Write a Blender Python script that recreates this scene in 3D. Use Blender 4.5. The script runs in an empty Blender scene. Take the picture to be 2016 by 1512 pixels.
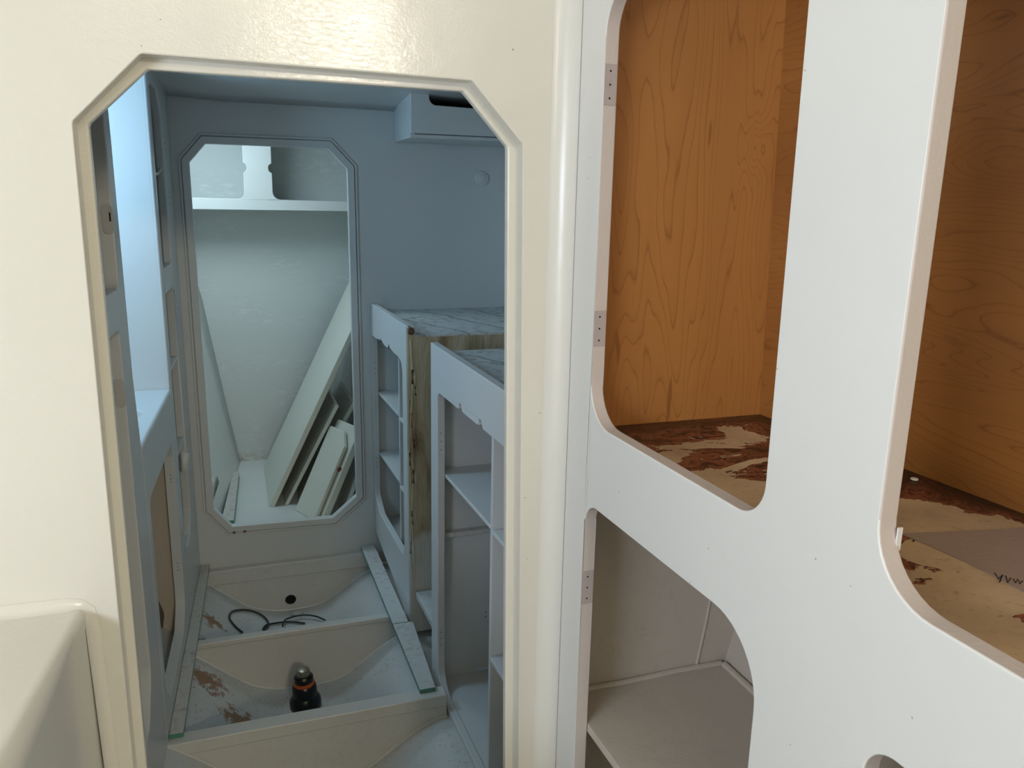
import bpy, bmesh, math, random
from mathutils import Vector as V, Matrix
from mathutils.geometry import delaunay_2d_cdt
random.seed(4)
S = bpy.context.scene
COL = S.collection
H = 1.2                      # eye height: everything below is authored with z measured from the eye, and lifted by H

# ------------------------------------------------------------------ camera
YAW, PITCH, ROLL, FPX = 0.33377317, -0.22692301, 0.01971699, 1577.3
_f = V((math.sin(YAW)*math.cos(PITCH), math.cos(YAW)*math.cos(PITCH), math.sin(PITCH)))
_r0 = V((math.cos(YAW), -math.sin(YAW), 0)); _u0 = _r0.cross(_f)
_r = math.cos(ROLL)*_r0 + math.sin(ROLL)*_u0; _u = -math.sin(ROLL)*_r0 + math.cos(ROLL)*_u0
cam = bpy.data.objects.new('camera', bpy.data.cameras.new('camera')); COL.objects.link(cam)
cam.matrix_world = Matrix(((_r.x, _u.x, -_f.x, 0), (_r.y, _u.y, -_f.y, 0), (_r.z, _u.z, -_f.z, H), (0, 0, 0, 1)))
cam.data.sensor_width = 36; cam.data.lens = 36*FPX/2016; cam.data.clip_start = .02
S.camera = cam

# ------------------------------------------------------------------ light
S.cycles.use_adaptive_sampling = True; S.cycles.adaptive_threshold = .05; S.cycles.diffuse_bounces = 3; S.cycles.glossy_bounces = 2; S.cycles.adaptive_min_samples = 16
S.view_settings.view_transform = 'Standard'; S.view_settings.look = 'None'
S.view_settings.gamma = 1; S.view_settings.use_curve_mapping = False
S.view_settings.exposure = 0.07
w = bpy.data.worlds.new('sky'); S.world = w; w.use_nodes = True
w.node_tree.nodes['Background'].inputs[0].default_value = (.92, .96, 1, 1)
w.node_tree.nodes['Background'].inputs[1].default_value = .33

def area(name, loc, target, sx, sy, watts, col, spread=180):
    l = bpy.data.lights.new(name, 'AREA'); l.shape = 'RECTANGLE'; l.size = sx; l.size_y = sy
    l.energy = watts; l.color = col; l.spread = math.radians(spread)
    o = bpy.data.objects.new(name, l); COL.objects.link(o)
    o.location = (loc[0], loc[1], loc[2]+H)
    d = V(target)-V(loc)
    o.rotation_euler = d.to_track_quat('-Z', 'Y').to_euler()
    return o
# daylight through the openings of the boat: companionway and saloon windows behind the photographer,
# a port over the wash counter, and the fore hatch
area('companionway_daylight', (.58, -2.30, .72), (.34, 1, -.35), .50, .24, 21, (1, .91, .72))
area('saloon_hatch_daylight', (-.05, -.95, .93), (-.05, 1.05, -.8), .8, .7, 6, (1, .9, .62))
area('saloon_port_daylight', (-1.25, -.1, .04), (.45, .45, -.3), 1.2, .3, 26, (.72, .82, 1))
area('counter_port_daylight', (-.62, 1.93, .14), (-.12, 2.21, -.06), .30, .2, 4.6, (.42, .71, 1))
area('fore_hatch_daylight', (-.14, 2.87, .262), (.08, 3.25, -.9), .36, .30, 3.5, (.66, .87, 1))

# ------------------------------------------------------------------ helpers
def ray(px, py):
    d = _f*FPX + _r*(px-1008) - _u*(py-756)
    return d/d.y
def hit(px, py, p0, n):
    d = ray(px, py); return d*(V(p0).dot(V(n))/d.dot(V(n)))
def atY(px, py, y): return ray(px, py)*y
def atZ(px, py, z): d = ray(px, py); return d*(z/d.z)

class Frame:                                   # a standing plane: u runs towards the camera, v up, n out of its face
    def __init__(s, x0, y0, deg, side):        # side: -1 faces left (starboard joinery), +1 faces right (port joinery)
        a = math.radians(deg)
        s.O = V((x0, y0, 0)); s.side = side
        s.U = V((math.sin(a)*(-side), -math.cos(a), 0)); s.N = V((side*math.cos(a), -math.sin(a), 0))
        s.V = V((0, 0, 1))
    def p(s, u, v, n=0): return s.O + s.U*u + s.V*v + s.N*n
    def x(s, y): return s.O.x + s.U.x*((s.O.y-y)/-s.U.y)
class Wall:                                    # athwartships plane y = const, facing aft (towards the camera)
    def __init__(s, y): s.O = V((0, y, 0)); s.U = V((1, 0, 0)); s.V = V((0, 0, 1)); s.N = V((0, -1, 0))
    def p(s, u, v, n=0): return s.O + s.U*u + s.V*v + s.N*n
class Plane3:
    def __init__(s, a, b, c):
        s.O = V(a); s.U = (V(b)-s.O).normalized(); n = s.U.cross(V(c)-s.O).normalized()
        if n.dot(s.O) > 0: n = -n
        s.N = n; s.V = n.cross(s.U)
    def p(s, u, v, n=0): return s.O + s.U*u + s.V*v + s.N*n
    def uv(s, px, py): h = hit(px, py, s.O, s.N)-s.O; return (h.dot(s.U), h.dot(s.V))

def rpoly(pts, radii, seg=8):
    out = []; n = len(pts)
    if not hasattr(radii, '__len__'): radii = [radii]*n
    for i in range(n):
        p0, p, p1 = V(pts[i-1]), V(pts[i]), V(pts[(i+1) % n]); r = radii[i]
        if r <= 0: out.append(tuple(p)); continue
        a = (p0-p).normalized(); b = (p1-p).normalized()
        ang = a.angle(b); t = r/math.tan(ang/2)
        t = min(t, .49*(p0-p).length, .49*(p1-p).length); r2 = t*math.tan(ang/2)
        c = p + (a+b).normalized()*(r2/math.sin(ang/2))
        s0 = p+a*t-c; s1 = p+b*t-c
        tot = s0.angle_signed(s1)
        for k in range(seg+1):
            th = -tot*k/seg
            out.append((c.x+s0.x*math.cos(th)-s0.y*math.sin(th), c.y+s0.x*math.sin(th)+s0.y*math.cos(th)))
    return out
def rect(u0, u1, v0, v1): return [(u0, v0), (u1, v0), (u1, v1), (u0, v1)]

def inside(p, poly):
    c = False; x, y = p; j = len(poly)-1
    for i in range(len(poly)):
        xi, yi = poly[i]; xj, yj = poly[j]
        if (yi > y) != (yj > y) and x < (xj-xi)*(y-yi)/(yj-yi)+xi: c = not c
        j = i
    return c

class MB:
    def __init__(s): s.v = []; s.f = []; s.m = []
    def face(s, idx, m=0): s.f.append(tuple(idx)); s.m.append(m)
    def quad(s, a, b, c, d, m=0):
        k = len(s.v); s.v += [V(a), V(b), V(c), V(d)]; s.face((k, k+1, k+2, k+3), m)
    def board(s, fr, outer, holes=(), t=.019, n0=0, hole_m=0, side_m=0, back_m=0):
        loops = [list(outer)]+[list(h) for h in holes]
        vs = []; es = []
        for L in loops:
            k = len(vs); vs += [V((a, b)) for a, b in L]; es += [(k+i, k+(i+1) % len(L)) for i in range(len(L))]
        ov, oe, of, *_ = delaunay_2d_cdt(vs, es, [], 1, 1e-6)
        tris = []
        for f in of:
            c = sum((ov[i] for i in f), V((0, 0)))/len(f)
            if inside(c, loops[0]) and not any(inside(c, h) for h in loops[1:]): tris.append(f)
        k = len(s.v); n = len(ov)
        s.v += [fr.p(q.x, q.y, n0) for q in ov]+[fr.p(q.x, q.y, n0-t) for q in ov]
        for f in tris:
            s.face([k+i for i in f], 0); s.face([k+n+i for i in reversed(f)], back_m)
        key = {(round(q.x, 5), round(q.y, 5)): i for i, q in enumerate(ov)}
        for li, L in enumerate(loops):
            for i in range(len(L)):
                a = key.get((round(L[i][0], 5), round(L[i][1], 5))); b = key.get((round(L[(i+1) % len(L)][0], 5), round(L[(i+1) % len(L)][1], 5)))
                if a is None or b is None or a == b: continue
                s.face((k+a, k+b, k+n+b, k+n+a), hole_m if li else side_m)
        return s
    def box(s, x0, x1, y0, y1, z0, z1, m=0):
        s.hexa([(x0, y0), (x1, y0), (x1, y1), (x0, y1)], z0, z1, m); return s
    def hexa(s, foot, z0, z1, m=0, side_m=None):
        k = len(s.v); n = len(foot)
        s.v += [V((x, y, z0)) for x, y in foot]+[V((x, y, z1)) for x, y in foot]
        s.face(range(k+n-1, k-1, -1), m); s.face(range(k+n, k+2*n), m)
        for i in range(n): s.face((k+i, k+(i+1) % n, k+n+(i+1) % n, k+n+i), m if side_m is None else side_m)
        return s
    def slab(s, fr, u0, u1, v0, v1, n0, n1, m=0):
        k = len(s.v)
        for n in (n0, n1): s.v += [fr.p(u0, v0, n), fr.p(u1, v0, n), fr.p(u1, v1, n), fr.p(u0, v1, n)]
        for q in ((0, 1, 2, 3), (7, 6, 5, 4), (0, 4, 5, 1), (1, 5, 6, 2), (2, 6, 7, 3), (3, 7, 4, 0)): s.face([k+i for i in q], m)
        return s
    def tube(s, pts, r, seg=10):
        pts = [V(p) for p in pts]; k = len(s.v); n = len(pts)
        for i, p in enumerate(pts):
            t = (pts[min(i+1, n-1)]-pts[max(i-1, 0)]).normalized()
            a = t.cross(V((0, 0, 1)));  a = a.normalized() if a.length > 1e-4 else V((1, 0, 0)); b = t.cross(a)
            for j in range(seg):
                th = 2*math.pi*j/seg; s.v.append(p+a*r*math.cos(th)+b*r*math.sin(th))
        for i in range(n-1):
            for j in range(seg):
                s.face((k+i*seg+j, k+i*seg+(j+1) % seg, k+(i+1)*seg+(j+1) % seg, k+(i+1)*seg+j))
        s.face([k+j for j in range(seg)]); s.face([k+(n-1)*seg+j for j in reversed(range(seg))])
        return s
    def lathe(s, c, axis, prof, seg=28):
        c = V(c); ax = V(axis).normalized(); a = ax.orthogonal().normalized(); b = ax.cross(a); k = len(s.v)
        for r, h in prof:
            for j in range(seg):
                th = 2*math.pi*j/seg; s.v.append(c+ax*h+(a*math.cos(th)+b*math.sin(th))*max(r, 1e-5))
        for i in range(len(prof)-1):
            for j in range(seg): s.face((k+i*seg+j, k+i*seg+(j+1) % seg, k+(i+1)*seg+(j+1) % seg, k+(i+1)*seg+j))
        s.face([k+j for j in range(seg)]); s.face([k+(len(prof)-1)*seg+j for j in reversed(range(seg))])
        return s
    def grid(s, P, m=0):
        k = len(s.v); R_ = len(P); C_ = len(P[0])
        for row in P: s.v += [V(q) for q in row]
        for i in range(R_-1):
            for j in range(C_-1): s.face((k+i*C_+j, k+i*C_+j+1, k+(i+1)*C_+j+1, k+(i+1)*C_+j), m)
        return s
    def build(s, name, mats, parent=None, bevel=0, seg=3, smooth=True, recalc=True, solid=0):
        if not isinstance(mats, (list, tuple)): mats = [mats]
        me = bpy.data.meshes.new(name)
        lo = V((min(q.x for q in s.v), min(q.y for q in s.v), min(q.z for q in s.v)))
        hi = V((max(q.x for q in s.v), max(q.y for q in s.v), max(q.z for q in s.v)))
        org = V(((lo.x+hi.x)/2, (lo.y+hi.y)/2, lo.z+H))
        me.from_pydata([tuple(q+V((0, 0, H))-org) for q in s.v], [], s.f)
        for m in mats: me.materials.append(m)
        for p, mi in zip(me.polygons, s.m): p.material_index = mi
        bm = bmesh.new(); bm.from_mesh(me); bmesh.ops.remove_doubles(bm, verts=bm.verts, dist=1e-6)
        if recalc: bmesh.ops.recalc_face_normals(bm, faces=bm.faces)
        ang = math.radians(35)
        for e in bm.edges:
            if len(e.link_faces) == 2 and e.calc_face_angle(0) > ang: e.smooth = False
        for f in bm.faces: f.smooth = smooth
        bm.to_mesh(me); bm.free()
        o = bpy.data.objects.new(name, me); COL.objects.link(o)
        if parent is not None:
            o.parent = parent; o.location = org-wloc(parent)
        else: o.location = org
        o['_w'] = tuple(org)
        if solid:
            md = o.modifiers.new('solid', 'SOLIDIFY'); md.thickness = abs(solid); md.offset = -1 if solid > 0 else 1
        if bevel:
            md = o.modifiers.new('bevel', 'BEVEL'); md.width = bevel; md.segments = seg; md.limit_method = 'ANGLE'
            md.angle_limit = math.radians(35); md.harden_normals = True
        return o
def wloc(o): return V(o['_w'])
def thing(name, label, cat, loc, group=None):
    o = bpy.data.objects.new(name, None); COL.objects.link(o); o.empty_display_size = .05
    o.location = (loc[0], loc[1], loc[2]+H); o['_w'] = tuple(o.location)
    tag(o, label, cat, group); return o
def tag(o, label, cat, group=None):
    o['label'] = label; o['category'] = cat
    if group: o['group'] = group
    return o
def struct(o, label=None):
    o['kind'] = 'structure'
    if label: o['label'] = label
    return o

# ------------------------------------------------------------------ materials
class NT:
    def __init__(s, name):
        s.m = bpy.data.materials.new(name); s.m.use_nodes = True; s.t = s.m.node_tree; s.b = s.t.nodes['Principled BSDF']
        s.co = s.n('ShaderNodeTexCoord').outputs['Object']
        g = s.n('ShaderNodeNewGeometry'); s.pos = g.outputs['Position']
    def n(s, t, **k):
        q = s.t.nodes.new(t)
        for a, b in k.items(): setattr(q, a, b)
        return q
    def l(s, a, b): s.t.links.new(a, b)
    def mapn(s, src, scale=(1, 1, 1), loc=(0, 0, 0), rot=(0, 0, 0)):
        q = s.n('ShaderNodeMapping'); s.l(src, q.inputs[0]); q.inputs[3].default_value = scale; q.inputs[1].default_value = loc; q.inputs[2].default_value = rot
        return q.outputs[0]
    def noise(s, src, scale, detail=3, rough=.5, dist=0):
        q = s.n('ShaderNodeTexNoise'); s.l(src, q.inputs['Vector']); q.inputs['Scale'].default_value = scale
        q.inputs['Detail'].default_value = detail; q.inputs['Roughness'].default_value = rough; q.inputs['Distortion'].default_value = dist
        return q.outputs[0]
    def math(s, op, a, b=None, c=None, clamp=False):
        q = s.n('ShaderNodeMath', operation=op); q.use_clamp = clamp
        for i, x in enumerate((a, b, c)):
            if x is None: continue
            if isinstance(x, (int, float)): q.inputs[i].default_value = x
            else: s.l(x, q.inputs[i])
        return q.outputs[0]
    def ramp(s, fac, stops, interp='LINEAR'):
        q = s.n('ShaderNodeValToRGB'); s.l(fac, q.inputs[0]); e = q.color_ramp.elements; q.color_ramp.interpolation = interp
        while len(e) < len(stops): e.new(.5)
        for i, (p, c) in enumerate(stops):
            e[i].position = p; e[i].color = (c, c, c, 1) if isinstance(c, (int, float)) else (*c, 1)
        return q.outputs[0]
    def mix(s, fac, a, b):
        q = s.n('ShaderNodeMix', data_type='RGBA')
        for i, x in ((0, fac), (6, a), (7, b)):
            if isinstance(x, (int, float)): q.inputs[i].default_value = x
            elif isinstance(x, tuple): q.inputs[i].default_value = (*x, 1)
            else: s.l(x, q.inputs[i])
        return q.outputs[2]
    def sep(s, src):
        q = s.n('ShaderNodeSeparateXYZ'); s.l(src, q.inputs[0]); return q.outputs
    def vor(s, src, scale, feat='F1'):
        q = s.n('ShaderNodeTexVoronoi', feature=feat); s.l(src, q.inputs['Vector']); q.inputs['Scale'].default_value = scale
        return q.outputs['Distance']
    def bump(s, h, strength, dist=.001, prev=None):
        q = s.n('ShaderNodeBump'); q.inputs['Strength'].default_value = strength; q.inputs['Distance'].default_value = dist
        s.l(h, q.inputs['Height'])
        if prev is not None: s.l(prev, q.inputs['Normal'])
        return q.outputs[0]
    def out(s, col=None, rough=None, norm=None, metal=None, spec=None, coat=None):
        b = s.b
        for k, x in (('Base Color', col), ('Roughness', rough), ('Normal', norm), ('Metallic', metal), ('Specular IOR Level', spec), ('Coat Weight', coat)):
            if x is None: continue
            if isinstance(x, (int, float)): b.inputs[k].default_value = x
            elif isinstance(x, tuple): b.inputs[k].default_value = (*x, 1)
            else: s.l(x, b.inputs[k])
        return s.m

def paint(name, base, rough=.3, dirt=0., specks=.5, dirtcol=(.30, .22, .13), peel=.35, wave=.5, peelscale=220):
    t = NT(name); p = t.pos
    tone = t.noise(p, 5, 1); c = t.mix(t.math('MULTIPLY', tone, .25), base, tuple(x*.88 for x in base))
    if specks:                                       # stray dust specks caught in the paint
        v = t.vor(p, 42); cell = t.noise(p, 14, 1)
        sp = t.math('MULTIPLY', t.math('LESS_THAN', v, .045), t.math('GREATER_THAN', cell, .56))
        c = t.mix(t.math('MULTIPLY', sp, specks), c, (.22, .17, .12))
    if dirt:
        g = t.noise(p, 60, 8, .75); g2 = t.noise(p, 6, 4, .6)
        d = t.math('MULTIPLY', t.ramp(g, [(.5, 0), (.68, 1)]), t.ramp(g2, [(.35, 0), (.7, 1)]))
        c = t.mix(t.math('MULTIPLY', d, dirt), c, dirtcol)
    b1 = t.bump(t.noise(p, 9, 2, .5), wave, .004)
    b2 = t.bump(t.noise(p, peelscale, 1, .6), peel, .0006, b1) if peel > .15 else b1
    return t.out(c, rough, b2)

CREAM = (.80, .765, .665)  # the cabin's one off-white; this tint holds part of the warm light
M = {}
M['paint'] = paint('cream_gloss_paint', CREAM, .22, peel=.25, wave=.6)
M['paint_r'] = paint('cool_tint_satin_paint', (.82, .81, .765), .34, peel=.05, wave=.25)  # same off-white as CREAM, cooler tint holds part of the cool side light
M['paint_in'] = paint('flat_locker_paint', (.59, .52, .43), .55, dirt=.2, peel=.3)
M['paint_mid'] = paint('dimmed_joinery_white', (.70, .71, .69), .3, dirt=0, peel=.06, wave=.35, specks=.3)  # same white paint, darkened so its colour carries the passage's shade
M['paint_fwd'] = paint('white_hull_paint', (.74, .76, .73), .36, dirt=.05, peel=.12, wave=.7)
def scuffed():               # bow bulkhead: dragged brush marks and rubbed patches, rust along its foot
    t = NT('scuffed_bow_paint'); p = t.pos; z = t.sep(p)[2]
    a = t.noise(t.mapn(p, (1, 1, 4), rot=(0, .45, 0)), 22, 7, .7)
    zone = t.ramp(t.noise(p, 4.5, 3), [(.45, 0), (.62, 1)])
    m = t.math('MULTIPLY', t.ramp(a, [(.52, 0), (.66, 1)]), zone)
    c = t.mix(t.math('MULTIPLY', m, .5), (.66, .70, .68), (.90, .92, .90))
    foot = t.ramp(t.math('ADD', z, t.math('MULTIPLY', t.noise(p, 25, 5), .12)), [(.13, 1), (.19, 0)])
    c = t.mix(t.math('MULTIPLY', foot, t.ramp(t.noise(p, 60, 6, .7), [(.4, 0), (.6, .55)])), c, (.30, .19, .10))
    return t.out(c, .34, t.bump(a, .25, .0015))
M['bow'] = scuffed()
M['rusty_plank'] = paint('rust_stained_plank', (.62, .60, .55), .45, dirt=.85, dirtcol=(.20, .085, .035), specks=0)
M['paint_dirty'] = paint('grubby_bilge_paint', (.64, .64, .61), .4, dirt=.7, dirtcol=(.22, .15, .08))
M['beam'] = paint('warm_white_beam_paint', (.68, .665, .62), .32, dirt=.22, peel=.1, wave=.5, dirtcol=(.30, .22, .15))  # even, slightly warm white with sparse brown dirt
M['primer'] = paint('pinkish_primer', (.66, .585, .54), .6, specks=0, peel=.4)
M['boards'] = paint('greenish_white_board_paint', (.76, .78, .69), .4, dirt=.05)

def brushed_spots():          # the front bulkhead: hand-brushed, with rough brush marks above the doorway
    t = NT('brushed_cream_paint'); p = t.pos
    tone = t.noise(p, 4, 3)
    c = t.mix(t.math('MULTIPLY', tone, .22), CREAM, tuple(x*.9 for x in CREAM))
    v = t.vor(p, 30); cell = t.noise(p, 11, 1)
    c = t.mix(t.math('MULTIPLY', t.math('MULTIPLY', t.math('LESS_THAN', v, .04), t.math('GREATER_THAN', cell, .6)), .6), c, (.2, .15, .1))
    b1 = t.bump(t.noise(p, 7, 3, .5), .4, .003)
    a = t.noise(t.mapn(p, (1, 1, 2.2), rot=(0, .6, 0)), 95, 4, .65, .8)
    zone = t.ramp(t.noise(p, 5, 3), [(.42, .12), (.62, 1)])
    b2 = t.bump(t.math('MULTIPLY', a, zone), .6, .0007, b1)
    b3 = t.bump(t.noise(p, 260, 2), .2, .0005, b2)
    return t.out(c, .15, b3)
M['bulkhead'] = brushed_spots()
M['cove'] = paint('corner_tint_blend_paint', (.81, .79, .725), .27, peel=.05, wave=.4)  # same paint, tinted midway to carry the warm-to-cool change of light

def maple(name, axis, light=(.46, .195, .050), dark=(.25, .085, .018), seed=0, knot=None):
    t = NT(name); p = t.pos
    sc = {'z': (9, 9, 1.1), 'y': (2.5, 1.6, 10)}[axis]
    q = t.mapn(p, sc, (seed, seed*1.7, seed*.3))
    n = t.noise(q, 1.0, 2.5, .45, .35)
    fine = t.noise(t.mapn(p, tuple(v*16 for v in sc)), 1.0, 4, .6)
    k = t.math('MULTIPLY', n, 33)
    if knot:
        d = t.mapn(p, (1, 1, .62)); vd = t.n('ShaderNodeVectorMath', operation='DISTANCE'); t.l(d, vd.inputs[0]); vd.inputs[1].default_value = (knot[0], knot[1], knot[2]*.62)
        g = t.math('EXPONENT', t.math('MULTIPLY', t.math('MULTIPLY', vd.outputs[1], vd.outputs[1]), -2200))
        k = t.math('ADD', k, t.math('MULTIPLY', g, 4.5))
    k = t.math('ADD', k, t.math('MULTIPLY', fine, .22))
    fr = t.math('FRACT', k)
    line = t.ramp(fr, [(0, 1), (.03, .7), (.09, .15), (.4, .02), (.93, 0), (1, .5)])
    broad = t.noise(t.mapn(p, tuple(v*.5 for v in sc), (3, 1, 2)), 1.5, 3)
    base = t.mix(t.ramp(broad, [(.3, 0), (.7, 1)]), light, tuple(a*.5+b*.5 for a, b in zip(light, dark)))
    base = t.mix(t.math('MULTIPLY', fine, .35), base, tuple(x*.8 for x in light))
    c = t.mix(t.math('MULTIPLY', line, .75), base, dark)
    fl = t.ramp(t.noise(t.mapn(p, tuple(v*5 for v in sc)), 1.2, 1), [(.71, 0), (.75, 1)])   # short pith flecks
    c = t.mix(t.math('MULTIPLY', fl, .55), c, tuple(x*.7 for x in dark))
    return t.out(c, .42, t.bump(fine, .12, .0004))
M['maple_v'] = maple('maple_upright_grain', 'z', knot=(.694, .985, .076+H))
M['maple_h'] = maple('maple_level_grain', 'y', (.42, .17, .038), (.23, .075, .014), 3.3)

def stained():               # water-damaged locker bottom: cream skin lifted off a red-brown core, black along the back
    t = NT('water_stained_ply'); p = t.pos; x, y, z = t.sep(p)[0], t.sep(p)[1], t.sep(p)[2]
    warp = t.mapn(p, (1, 1.5, 1))
    n = t.noise(warp, 7.5, 6, .58, .6); n2 = t.noise(warp, 16, 5, .6, .9)
    xb = t.math('SUBTRACT', t.math('ADD', x, t.math('MULTIPLY', t.math('SUBTRACT', y, .985), .065)), .738)   # 0 at the back panel
    back = t.ramp(t.math('ADD', xb, .30), [(0, 0), (.14, .06), (.22, .12), (.27, .30), (.30, .48)])
    far = t.ramp(y, [(.52, 0), (.68, .09), (.86, .155), (.94, .23), (.985, .34)])
    m = t.math('ADD', t.math('ADD', n, t.math('MULTIPLY', t.math('MAXIMUM', back, far), 1.0)), t.math('MULTIPLY', t.math('SUBTRACT', n2, .5), .12))
    cream = t.mix(t.ramp(t.noise(p, 11, 5), [(.35, 0), (.65, 1)]), (.62, .46, .28), (.44, .32, .20))
    cream = t.mix(t.ramp(t.noise(p, 120, 6, .7), [(.55, 0), (.7, .5)]), cream, (.25, .14, .07))
    core = t.ramp(m, [(.655, (.05, .013, .007)), (.668, (.30, .10, .045)), (.70, (.27, .085, .04)), (.712, (.03, .008, .005)), (.724, (.22, .075, .035)), (.765, (.20, .07, .035)), (.775, (.02, .006, .004)), (.80, (.15, .05, .024)), (.835, (.02, .006, .004)), (.87, (.09, .028, .014)), (.93, (.012, .006, .005))])
    mask = t.math('GREATER_THAN', m, .655)
    swirl = t.noise(t.mapn(p, (1, 1.8, 1)), 20, 5, .6, 1.6)
    core = t.mix(t.ramp(swirl, [(.40, .9), (.47, .15), (.53, 0), (.56, .7), (.60, .1)]), core, (.022, .007, .004))
    c = t.mix(mask, cream, core)
    # pale pinkish band, a sheet of paper laid over the boards nearer the camera
    return t.out(c, t.ramp(m, [(.6, .6), (.9, .3)]), t.bump(t.math('ADD', t.math('MULTIPLY', mask, -1), n2), .5, .001))
M['stained'] = stained()

def tabletop():              # dirty counter top with old brush-dragged strips
    t = NT('grubby_counter_paint'); p = t.pos
    c = (.66, .67, .65)
    g = t.noise(p, 45, 8, .75); g2 = t.noise(p, 7, 4, .6)
    d = t.math('MULTIPLY', t.ramp(g, [(.47, 0), (.62, 1)]), t.ramp(g2, [(.33, .15), (.62, 1)]))
    wv = t.n('ShaderNodeTexWave'); t.l(t.mapn(p, (1, 1, 1), rot=(0, 0, -.45)), wv.inputs['Vector']); wv.inputs['Scale'].default_value = 2.1
    wv.inputs['Distortion'].default_value = 7; wv.inputs['Detail'].default_value = 3
    seam = t.ramp(wv.outputs[1], [(0, 1), (.035, 0)])
    cc = t.mix(t.math('MULTIPLY', d, .75), c, (.20, .15, .09)); cc = t.mix(t.math('MULTIPLY', seam, .5), cc, (.10, .08, .06))
    return t.out(cc, .5, t.bump(t.math('SUBTRACT', g, seam), .6, .0015))
M['top'] = tabletop()

def filler():
    t = NT('smeared_epoxy_filler'); p = t.pos
    q = t.mapn(p, (6, 6, 1.2)); n = t.noise(q, 3, 6, .6, .5); z = t.sep(p)[2]
    c = t.ramp(n, [(.3, (.20, .12, .06)), (.42, (.42, .33, .20)), (.55, (.54, .46, .31)), (.7, (.62, .57, .44))])
    low = t.ramp(t.math('ADD', z, t.math('MULTIPLY', n, .12)), [(.31, 1), (.33, 0)])
    c = t.mix(low, c, (.64, .61, .54))
    return t.out(c, .38, t.bump(n, .9, .01))
M['filler'] = filler()

def bilge():                 # hull bottom, rust blotches left between the floor beams
    t = NT('stained_bilge_paint'); p = t.pos
    g = t.noise(p, 85, 8, .75); g2 = t.noise(p, 5, 4, .6)
    d = t.math('MULTIPLY', t.ramp(g, [(.55, 0), (.68, 1)]), t.ramp(g2, [(.35, 0), (.6, 1)]))
    c = t.mix(t.math('MULTIPLY', d, .7), (.66, .67, .65), (.17, .13, .09))
    v = t.n('ShaderNodeVectorMath', operation='DISTANCE')
    rust = None
    for cx, cy, r in ((-.13, 2.03, .12), (-.05, 1.93, .12), (-.14, 2.2, .10), (-.13, 2.36, .09), (.0, 1.86, .08)):
        s_ = t.sep(p)
        dx = t.math('SUBTRACT', s_[0], cx); dy = t.math('SUBTRACT', s_[1], cy)
        dd = t.math('SQRT', t.math('ADD', t.math('MULTIPLY', dx, dx), t.math('MULTIPLY', dy, dy)))
        k = t.math('SUBTRACT', 1, t.math('DIVIDE', dd, r))
        rust = k if rust is None else t.math('MAXIMUM', rust, k)
    n = t.noise(p, 34, 10, .8)
    m = t.math('MULTIPLY', t.ramp(t.math('ADD', t.math('MULTIPLY', rust, .38), n), [(.745, 0), (.77, 1)]), t.math('GREATER_THAN', rust, 0))
    c = t.mix(t.math('MULTIPLY', m, .9), c, t.mix(n, (.16, .06, .02), (.42, .20, .07)))
    return t.out(c, .42, t.bump(g, .35, .001))
M['bilge'] = bilge()

def plain(name, c, r=.5, metal=0, **k):
    t = NT(name); return t.out(t.mix(t.math('MULTIPLY', t.noise(t.pos, 60, 4), .35), c, tuple(x*.7 for x in c)), r, None, metal)
M['green'] = plain('green_fibreglass_edge', (.10, .30, .235), .35)
M['black'] = plain('black_plastic', (.006, .006, .007), .3)
M['hole'] = plain('dark_void', (.004, .004, .004), .9)
M['orange'] = plain('orange_ring', (.55, .10, .012), .35)
M['metal'] = plain('tarnished_metal', (.34, .29, .22), .3, .8)
M['cable'] = plain('grey_cable', (.035, .04, .04), .45)
M['rust'] = plain('rust', (.22, .08, .03), .8)
M['mortise'] = paint('bare_hinge_recess', (.50, .43, .41), .7, dirt=.35, specks=0, dirtcol=(.2, .16, .15))
M['latch'] = plain('painted_latch', (.62, .60, .56), .3)
M['paper'] = paint('grey_paper', (.36, .27, .22), .7, dirt=.5, specks=0, peel=.5)
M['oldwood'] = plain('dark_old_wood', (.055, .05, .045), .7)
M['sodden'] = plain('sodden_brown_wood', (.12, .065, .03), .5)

# ------------------------------------------------------------------ the shell
FR = Frame(.44, 1.05, 1.9, -1)        # the tall locker front on the right
MR = Frame(.408, 2.6, 2.06, -1)       # cupboards on the right of the passage
ML = Frame(-.159, 2.6, 2.5, +1)       # lockers on the left of the passage
B1, B2, B3 = Wall(1.05), Wall(2.6), Wall(3.47)

oct1_out = [(-.163, .075), (-.087, .152), (.302, .147), (.373, .071), (.389, -.985), (.31, -1.065), (-.09, -1.065), (-.168, -.985)]
oct1_in = [(-.151, .075), (-.084, .139), (.298, .137), (.361, .069), (.376, -.98), (.305, -1.05), (-.086, -1.05), (-.156, -.98)]
m = MB().board(B1, rect(-1.32, .452, -1.36, .97), [rpoly(oct1_out, .006, 3)], t=.045)
struct(m.build('wall_front', M['bulkhead'], bevel=.0022), 'cream glossy bulkhead around the near octagonal doorway')
m = MB().board(Wall(1.078), [(x*1.12-.005, z*1.05) for x, z in oct1_out], [oct1_in], t=.015)
m2 = m.build('trim_1', M['bulkhead'], bevel=.003)
struct(m2, 'cream rebated lip inside the near doorway')

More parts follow.
